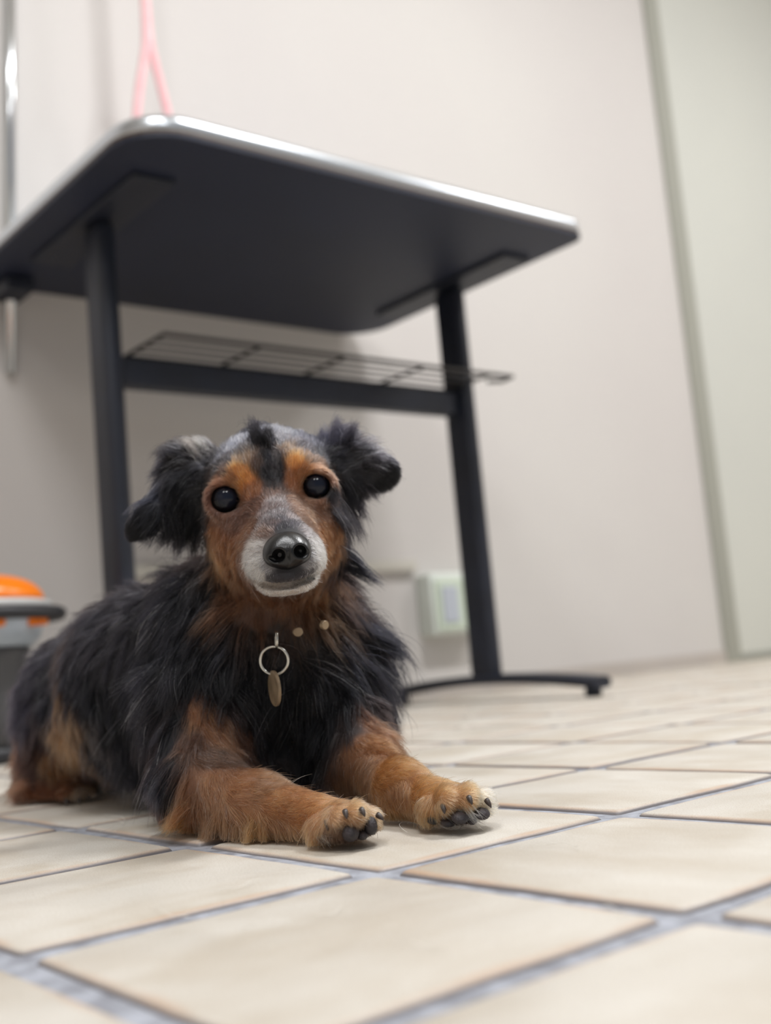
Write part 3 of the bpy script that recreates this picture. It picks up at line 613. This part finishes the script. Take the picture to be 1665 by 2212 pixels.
# smooth normals
vn = np.zeros_like(verts); fv = np.cross(verts[faces[:, 2]] - verts[faces[:, 0]], verts[faces[:, 3]] - verts[faces[:, 1]])
for k in range(4): np.add.at(vn, faces[:, k], fv)
vn /= np.linalg.norm(vn, axis=1, keepdims=True) + 1e-12
nr = vn[tri[ti, 0]] * (1 - r1)[:, None] + vn[tri[ti, 1]] * (r1 * (1 - r2))[:, None] + vn[tri[ti, 2]] * (r1 * r2)[:, None]; nr /= np.linalg.norm(nr, axis=1, keepdims=True) + 1e-9
K_ = coat_at(root)
lay = K_[:, :3] - nr * (K_[:, :3] * nr).sum(1, keepdims=True); lay /= np.linalg.norm(lay, axis=1, keepdims=True) + 1e-6
L = K_[:, 3] / 100; lift = K_[:, 4]; col = K_[:, 5:8]; salt = K_[:, 8]
# clumps: strands lean to their lock's own direction and meet towards its tip
def lowfreq(p, f, seed):
    r_ = np.random.default_rng(seed); out = np.zeros((len(p), 3))
    for q in range(5):
        k = r_.normal(size=(3, 3)) * f * (1 + .5 * q); ph = r_.random(3) * 6.28; out += np.sin(p @ k.T + ph) / (1 + .4 * q)
    return out / 2.2
size = np.clip(L * .28, .0011, .0060)
order = rng.permutation(n); ncl = max(1000, n // 26); cid_roots = order[:ncl]
kd = KDTree(ncl)
for i, r_ in enumerate(cid_roots): kd.insert(root[r_], i)
kd.balance()
near = np.array([kd.find(x)[1] for x in root]); cr_ = cid_roots[near]
ck = np.clip((L - .004) / .012, 0, 1)[:, None]
wob = lowfreq(root, 95, 3) * .28 + lowfreq(root, 28, 4) * .30
cdir = rng.normal(size=(ncl, 3)) * .26
dvec = lay + nr * (lift * .9)[:, None] + wob * (.25 + .75 * ck) + cdir[near] * (.25 + .75 * ck) + rng.normal(size=(n, 3)) * .13
dvec /= np.linalg.norm(dvec, axis=1, keepdims=True)
ctip_dir = dvec[cr_]
L = L * rng.uniform(.62, 1.12, n) * (1 + .25 * rng.normal(size=ncl)[near].clip(-1, 1.4) * ck[:, 0])
flyaway = rng.random(n) < .035; dvec[flyaway] += rng.normal(size=(flyaway.sum(), 3)) * .35; L[flyaway] *= 1.15
NP = 8; ts = np.linspace(0, 1, NP)
curl_a = rng.random(ncl)[near] * 6.28 + rng.normal(size=n) * .5; sidev = np.cross(dvec, nr)
pts = np.zeros((n, NP, 3))
ctip = root[cr_] + ctip_dir * L[cr_][:, None]
grav = np.array([0, 0, -1.0])
for i, t in enumerate(ts):
    p = root + dvec * (L * t)[:, None] + grav * (L * t * t * .22)[:, None] * ck - nr * (L * lift * .55 * t * t)[:, None]
    p += sidev * (L * .07 * np.sin(curl_a + t * 5.0) * t)[:, None] * ck + nr * (L * .04 * np.sin(curl_a * 1.7 + t * 6) * t)[:, None] * ck
    pull = (t ** 1.4) * .55 * ck; q = root[cr_] + ctip_dir * (L * t)[:, None] + grav * (L * t * t * .22)[:, None] * ck - nr[cr_] * (L * lift * .55 * t * t)[:, None]
    pts[:, i] = p * (1 - pull) + q * pull
pts[..., 2] = np.maximum(pts[..., 2], .0008 + .0015 * rng.random((n, 1)))
TUFTS = [  # u, v, du, dv (px of the tip), count, spread px, colour
 (558, 950, -16, -50, 300, 17, (16, 15, 20)), (580, 960, -6, -42, 260, 12, (16, 15, 20)),
 (722, 945, 6, -52, 260, 16, (44, 43, 54)), (748, 955, 22, -48, 240, 14, (38, 37, 46)), (700, 945, -2, -34, 140, 12, (62, 62, 74)),
 (425, 975, -34, -34, 200, 14, (88, 82, 78)), (395, 985, -48, -24, 220, 12, (30, 29, 34)), (440, 965, -22, -26, 120, 10, (130, 128, 124)),
 (742, 1185, 60, 40, 90, 12, BK), (748, 1200, 84, 48, 110, 9, BK), (752, 1228, 100, 34, 110, 9, BK), (758, 1250, 70, 44, 90, 12, (34, 28, 30)), (765, 1290, 66, 62, 200, 16, (52, 40, 38)),
 (790, 1350, 92, 40, 420, 16, BK), (800, 1380, 78, 30, 300, 14, BK), (800, 1420, 60, 50, 220, 16, BK), (810, 1480, 38, 50, 200, 16, BK),
 (735, 1090, 48, 70, 200, 18, (22, 20, 24)), (726, 1100, 34, 72, 140, 12, (20, 19, 23)), (762, 1070, 28, 50, 110, 14, (24, 22, 27)),
 (410, 1130, -34, 60, 300, 20, (18, 17, 21)), (375, 1130, -34, 48, 260, 16, (18, 17, 21)), (430, 1140, -12, 70, 220, 14, (22, 19, 21)),
 (395, 1765, -46, 26, 180, 12, (176, 108, 58)), (400, 1740, -40, 44, 240, 14, (150, 96, 60)),
 (455, 1780, -18, 42, 300, 18, (150, 104, 72)), (540, 1780, -8, 44, 340, 14, (182, 126, 80)), (560, 1780, 12, 40, 240, 14, (176, 122, 80)), (500, 1790, 6, 34, 240, 20, (150, 106, 74)),
 (60, 1690, -52, 22, 160, 14, (120, 80, 60)), (940, 1762, 60, 16, 90, 16, (214, 208, 196)), (1000, 1752, 40, 20, 90, 16, (214, 208, 196)), (690, 1800, 20, 18, 60, 10, (200, 186, 166)),
]
tr, tn_, td, tl, tcl = [], [], [], [], []
for (u, v, du, dv, m, sp, c) in TUFTS:
    for q in range(int(m * FUR_DENS)):
        a, b = rng.normal(size=2) * sp * .6
        d = ray(u + a, v + b); d = Vector(d / np.linalg.norm(d)); loc, nor, fi, dist = bvh.ray_cast(Vector((0, 0, HC)), d)
        if loc is None: loc, nor, fi, dist = bvh.find_nearest(Vector(P(u + a, v + b, .66 if v < 1300 else .68)))
        kx_ = loc.y / FPX; full = (cR * (du - a * .75) - cU * (dv - b * .75)) * kx_; full = full * rng.uniform(.55, 1.08) + cF * rng.normal() * .002 + cR * rng.normal() * .0016 + cU * rng.normal() * .0016
        tr.append(loc); tn_.append(nor); td.append(full); tcl.append(s2l(c))
tr, tn_, td, tcl = map(np.array, (tr, tn_, td, tcl)); m = len(tr); tp = np.zeros((m, NP, 3)); tlen = np.linalg.norm(td, axis=1)
bend = rng.normal(size=(m, 1)) * .08
for i, t in enumerate(ts):
    tp[:, i] = tr + td * t + tn_ * (tlen * .30 * t * (1 - t))[:, None] + grav * (tlen * .12 * t * t)[:, None] + np.cross(td, tn_) * bend * math.sin(t * 4.5)
tp[..., 2] = np.maximum(tp[..., 2], .001)
pts = np.concatenate([pts, tp]); root = np.concatenate([root, tr]); L = np.concatenate([L, tlen]); col = np.concatenate([col, tcl]); salt = np.concatenate([salt, np.full(m, .05)]); n0 = n; n = n + m
near = np.concatenate([near, rng.integers(0, ncl, m)])
# colour of each strand
val = np.exp(rng.normal(size=n) * .26 + rng.normal(size=ncl)[near] * .16)
hue = rng.normal(size=(n, 1)) * .05
scol = col * val[:, None] * (1 + hue * np.array([[1, 0, -1]]))
g = rng.random(n) < salt * .55; lightc = s2l((168, 168, 176)); scol[g] = scol[g] * .3 + lightc * rng.uniform(.45, .95, (g.sum(), 1))
lum = scol.mean(1, keepdims=True); scol = scol * np.interp(lum, [0, .02, .08, .30, .45], [.38, .55, 1.0, 1.15, 1.5]); sat = np.clip((scol[:, :1] - scol[:, 2:]) / (scol[:, :1] + 1e-4), 0, 1); scol = scol * (1 - .57 * sat); scol = np.clip(scol * FUR_GAIN, .0015, .95)
M_fur = bpy.data.materials.new('fur'); M_fur.use_nodes = True; nt = M_fur.node_tree; nt.nodes.remove(nt.nodes['Principled BSDF'])
hb = nt.nodes.new('ShaderNodeBsdfHairPrincipled'); hb.inputs['IOR'].default_value = 1.40; hb.inputs['Roughness'].default_value = .38; hb.inputs['Radial Roughness'].default_value = .5; hb.inputs['Random Roughness'].default_value = .3
at = nt.nodes.new('ShaderNodeAttribute'); at.attribute_name = 'tint'; nt.links.new(at.outputs['Color'], hb.inputs['Color']); nt.links.new(hb.outputs[0], nt.nodes['Material Output'].inputs['Surface'])
# split by what the strands grow on
hd = np.array(P(590, 1100, .65))
earL = lambda q: None
pr = (root - [0, 0, HC]) @ CR.T; pu_ = pr[:, 0] / pr[:, 2] * FPX + 832.5; pv_ = pr[:, 1] / pr[:, 2] * FPX + 1106
is_head = (root[:, 2] > float(P(600, 1300, .66)[2])) & (root[:, 1] < .74) & (np.linalg.norm(root - hd, axis=1) < .085)
is_el = is_head & (pu_ < 432); is_er = is_head & (pu_ > 728) & (pv_ < 1120)
tan_ = col[:, 0] > 2.2 * col[:, 2]
is_fl = (root[:, 1] < .66) & (root[:, 2] < .055) & (pu_ < 700 + (pv_ - 1640) * .9); is_fr = (root[:, 1] < .69) & (root[:, 2] < .062) & ~is_fl & (pu_ > 730)
is_h = (root[:, 1] > .80) & (pu_ < 215) & (pv_ > 1480)
reg = np.zeros(n, int); reg[is_h] = 5; reg[is_fr & ~is_head] = 4; reg[is_fl & ~is_head] = 3; reg[is_head] = 6; reg[is_el] = 1; reg[is_er] = 2
def fur_object(name, mask, parent, rad=None):
    p = pts[mask]; m = len(p)
    cu = bpy.data.hair_curves.new(name); cu.add_curves([NP] * m)
    cu.position_data.foreach_set('vector', p.astype(np.float32).ravel()) if hasattr(cu, 'position_data') else None
    rr = np.interp(L[mask] * 100, [.3, 1.0, 3.0], [.000070, .000095, .000125])[:, None] * np.array([1, 1, .95, .88, .78, .62, .42, .15])[None, :]
    ra = cu.attributes.get('radius') or cu.attributes.new('radius', 'FLOAT', 'POINT'); ra.data.foreach_set('value', rr.astype(np.float32).ravel())
    ta = cu.attributes.new('tint', 'FLOAT_COLOR', 'CURVE'); ta.data.foreach_set('color', np.concatenate([scol[mask], np.ones((m, 1))], 1).astype(np.float32).ravel())
    cu.materials.append(M_fur); o = bpy.data.objects.new(name, cu); C.objects.link(o); o.parent = parent; o['kind'] = 'stuff'; return o
dog = empty('dog', (0, 0, 0), 0, 'small black and tan long-haired dog with grey muzzle lying on the beige tiles', 'dog')
body = link('body', dm, M_skin, dog)
for k, (nm, lb) in enumerate((('coat_fur', 'long black fur of the chest, back and ruff'), ('ear_fur', 'black fringed fur of the drooping left ear'), ('ear_fur', 'black fringed fur of the sideways right ear'), ('foreleg_fur', 'tan fur of the near foreleg'), ('foreleg_fur', 'tan fur of the far foreleg'), ('hind_leg_fur', 'tan and black fur of the hind leg'), ('head_fur', 'short black, tan and white fur of the face'))):
    f = fur_object(nm, reg == k, dog); f['label'] = lb

# ---------------------------------------------------------------- nose, eyes, lids, pads, claws, collar
def sculpt(name, c, half, vs, fn_, m, parent):
    global field, lo, VX_, dims
    keep = (field, lo, VX_, dims)
    VX_ = vs; lo = np.asarray(c) - half; dims = np.full(3, int(2 * half / vs) + 2); field = np.full(dims, .05, np.float32)
    fn_(); v, f = surface_nets(field); field, lo, VX_, dims = keep
    me = bpy.data.meshes.new(name); me.from_pydata(v.tolist(), [], f.tolist()); me.update()
    return link(name, me, m, parent, True)
M_nose = mat('nose_leather', (8, 8, 10), .32, 0); nt = M_nose.node_tree
tcn = nt.nodes.new('ShaderNodeTexCoord'); vo = nt.nodes.new('ShaderNodeTexVoronoi'); vo.inputs['Scale'].default_value = 1300; nt.links.new(tcn.outputs['Object'], vo.inputs['Vector'])
bp = nt.nodes.new('ShaderNodeBump'); bp.inputs['Strength'].default_value = .3; bp.inputs['Distance'].default_value = .00012; nt.links.new(vo.outputs[0], bp.inputs['Height']); nt.links.new(bp.outputs[0], nt.nodes['Principled BSDF'].inputs['Normal'])
def nose_f():
    E(619, 1184, .578, 50, 36, .95, RL, 0, 10, .004)
    E(600, 1200, .574, 31, 26, .75, RL, 0, 0, .004); E(642, 1194, .574, 30, 26, .75, RL, 0, 0, .004)
    E(622, 1212, .5755, 20, 18, .6, RL, 0, 0, .004)
    E(601, 1200, .567, 13.5, 14, .66, 10, 0, 0, .0015, 'cut'); E(589, 1209, .566, 15, 5.5, .46, 22, 0, 0, .0012, 'cut')
    E(648, 1191, .567, 13.5, 14, .66, -20, 0, 0, .0015, 'cut'); E(660, 1197, .566, 13, 5.5, .46, -40, 0, 0, .0012, 'cut')
    E(624, 1213, .566, 1.6, 22, .25, RL + 2, 0, 0, .0010, 'cut')
sculpt('nose', NOSE, .016, .00032, nose_f, M_nose, dog)
M_eye = bpy.data.materials.new('eye'); M_eye.use_nodes = True; nt = M_eye.node_tree; b = nt.nodes['Principled BSDF']
b.inputs['Roughness'].default_value = .02; b.inputs['IOR'].default_value = 1.33
tcn = nt.nodes.new('ShaderNodeTexCoord'); sx = nt.nodes.new('ShaderNodeSeparateXYZ'); nt.links.new(tcn.outputs['Generated'], sx.inputs[0])
cr2 = nt.nodes.new('ShaderNodeValToRGB'); el = cr2.color_ramp.elements
el[0].position = .0; el[0].color = (*s2l((150, 140, 136)), 1); el[1].position = .60; el[1].color = (*s2l((96, 88, 88)), 1)
for ps, c in ((.66, (9, 8, 10)), (.84, (9, 9, 12)), (.89, (15, 17, 25)), (1.0, (26, 30, 44))): x = el.new(ps); x.color = (*s2l(c), 1)
nt.links.new(sx.outputs[2], cr2.inputs[0]); nt.links.new(cr2.outputs[0], b.inputs['Base Color'])
M_lid = mat('eye_rim', (66, 58, 60), .3)
for (u, v, Y, r) in EYES:
    c = P(u, v, Y + .0005); R_ = r * Y / FPX
    bm = bmesh.new(); bmesh.ops.create_uvsphere(bm, u_segments=48, v_segments=32, radius=R_)
    e = from_bm('eye', bm, M_eye, dog, True); e.location = c
    look = (Vector((.05, 0, HC + .1)) - Vector(c)).normalized(); e.rotation_euler = look.to_track_quat('Z', 'Y').to_euler()
    fr = frame(math.radians(RL)); bm = bmesh.new(); ring = []
    for k in range(33):
        a = 2 * math.pi * k / 32; x, y = math.cos(a) * R_ * .93, math.sin(a) * R_ * .86
        z = math.sqrt(max(0, (R_ * 1.02) ** 2 - x * x - y * y)); ring.append(Vector(c + fr @ np.array([x, y, z])))
    tube_bm(bm, ring, R_ * .075, 8, False); from_bm('eye_rim', bm, M_lid, dog, True)
M_pad = noise_mat('paw_pad_leather', (38, 34, 38), (56, 48, 50), 300, .6, .6, 900); M_claw = mat('claw', (62, 52, 48), .4)
def pad(u, v, Y, rx, ry, rz, roll=0):
    c = P(u, v, Y); sculpt('paw_pad', c, max(rx, ry) * Y / FPX + .004, .0006, lambda: E(u, v, Y, rx, ry, rz, roll, 0, 0, .002), M_pad, dog)
for a in ((706, 1790, .5345, 14, 20, .5), (728, 1806, .533, 13, 10, .5), (757, 1797, .5275, 19, 20, .6), (783, 1803, .531, 12, 10, .5), (800, 1783, .532, 15, 20, .5, -12), (936, 1768, .556, 17, 12, .5), (968, 1776, .549, 16, 9, .5), (993, 1766, .543, 19, 12, .6), (1018, 1772, .548, 12, 8, .5), (1040, 1758, .548, 18, 12, .5)): pad(*a)
def claw(u, v, Y, du, dv, ln=.0038, r=.0014):
    a = Vector(P(u, v, Y)); d = Vector(cR * du - cU * dv + cF * .8).normalized(); pts_ = [a + d * ln * t + Vector((0, 0, -ln * .35 * t * t)) for t in np.linspace(0, 1, 6)]
    tube('claw', pts_, [r, r, r * .9, r * .75, r * .5, r * .12], M_claw, dog, 10)
for a in ((706, 1774, .5285, .1, .5), (745, 1752, .5245, .2, .3), (780, 1748, .525, .4, .3), (815, 1760, .533, .9, .2), (922, 1742, .556, .1, .5), (957, 1740, .543, .1, .4), (1012, 1722, .541, .3, .3), (1050, 1728, .548, .6, .5), (888, 1732, .578, -.1, .9), (143, 1728, .838, .3, .6), (170, 1726, .84, .5, .5), (190, 1720, .845, .8, .4)): claw(*a)
M_ring = mat('steel_ring', (196, 194, 186), .22, 1.0); M_brass = noise_mat('worn_brass', (158, 138, 112), (128, 110, 88), 120, .4, .3, 500, metal=.4)
collar = empty('collar', (0, 0, 0)); collar.parent = dog
bm = bmesh.new(); cp = []
for k in range(49):
    a = 2 * math.pi * k / 48; c = P(610, 1320, .690); cp.append(c + cR * .037 * math.cos(a) + (cF * .037 + cU * -.014) * math.sin(a))
rr_ = tube_bm(bm, cp, .005, 8, False); from_bm('strap', bm, noise_mat('dark_collar', (52, 50, 42), (38, 36, 32), 90, .6), collar, True)
def circle(c, r, ax, ay, n=40): return [Vector(c + ax * r * math.cos(2 * math.pi * k / n) + ay * r * math.sin(2 * math.pi * k / n)) for k in range(n + 1)]
YT = .617; px = YT / FPX
bm = bmesh.new(); tube_bm(bm, circle(P(592, 1427, YT), 30 * px, cR, cU), .00075, 10, False); from_bm('tag_ring', bm, M_ring, collar, True)
bm = bmesh.new(); tube_bm(bm, circle(P(597, 1382, YT), 17 * px, cR * .15 + cF * .98, cU), .0008, 8, False); from_bm('link_ring', bm, M_ring, collar, True)
def disc(name, c, r1_, r2_, th, ax, ay, m):
    az = np.cross(ax, ay); bm = bmesh.new(); rings = []
    for z, s in ((-1, .9), (-.7, 1), (.7, 1), (1, .9)): rings.append([bm.verts.new(Vector(c + ax * r1_ * s * math.cos(a) + ay * r2_ * s * math.sin(a) + az * th * z)) for a in np.linspace(0, 2 * math.pi, 41)[:-1]])
    for a, b_ in zip(rings[:-1], rings[1:]):
        for k in range(40): bm.faces.new((a[k], a[(k + 1) % 40], b_[(k + 1) % 40], b_[k]))
    bm.faces.new(rings[0][::-1]); bm.faces.new(rings[-1]); return from_bm(name, bm, m, collar)
ax = cR * math.cos(math.radians(66)) + cF * math.sin(math.radians(66)); ay = cU * .99 - cR * .05
disc('name_tag', P(593, 1487, YT - .002), 37 * px, 38 * px, .0009, ax / np.linalg.norm(ax), ay / np.linalg.norm(ay), M_brass)
for (u, v, t) in ((643, 1365, .2), (700, 1350, .9)):
    a2 = cR * math.cos(t) - cF * math.sin(t); disc('stud', P(u, v, YT + .008), 11 * px, 10 * px, .0012, a2, cU, M_brass)

# loose hairs that have fallen on the tiles
HAIRS = [(470, 1900, 230, -22), (1120, 1835, 80, -6), (1180, 1828, 70, 10), (205, 1775, 34, 24), (225, 1762, -12, 40), (905, 1760, 70, -30), (880, 1800, 60, -40), (560, 1900, -90, 30), (520, 2010, 110, -16), (850, 2040, 120, 20), (1300, 1960, 60, 20), (740, 1960, -60, 26), (1010, 1905, 90, 12), (330, 1960, 80, 30)]
hp_ = []
for (u, v, du, dv) in HAIRS:
    a, b = G(u, v, .0006), G(u + du, v + dv, .0006); nrm_ = np.array([-(b - a)[1], (b - a)[0], 0]); bw = rng.uniform(-.22, .22)
    for t in np.linspace(0, 1, 8): hp_.append(a + (b - a) * t + nrm_ * bw * math.sin(t * 3.1) + np.array([0, 0, .0004 + .001 * math.sin(t * 5) ** 2]))
cu = bpy.data.hair_curves.new('loose_hair'); cu.add_curves([8] * len(HAIRS)); cu.position_data.foreach_set('vector', np.array(hp_, np.float32).ravel())
ra = cu.attributes.get('radius') or cu.attributes.new('radius', 'FLOAT', 'POINT'); ra.data.foreach_set('value', np.full(len(hp_), .00011, np.float32))
cu.materials.append(mat('pale_hair', (226, 222, 214), .5)); o = bpy.data.objects.new('loose_hair', cu); C.objects.link(o)
tag(o, 'loose pale dog hairs scattered over the tiles in front of the dog', 'hair', None, 'stuff')
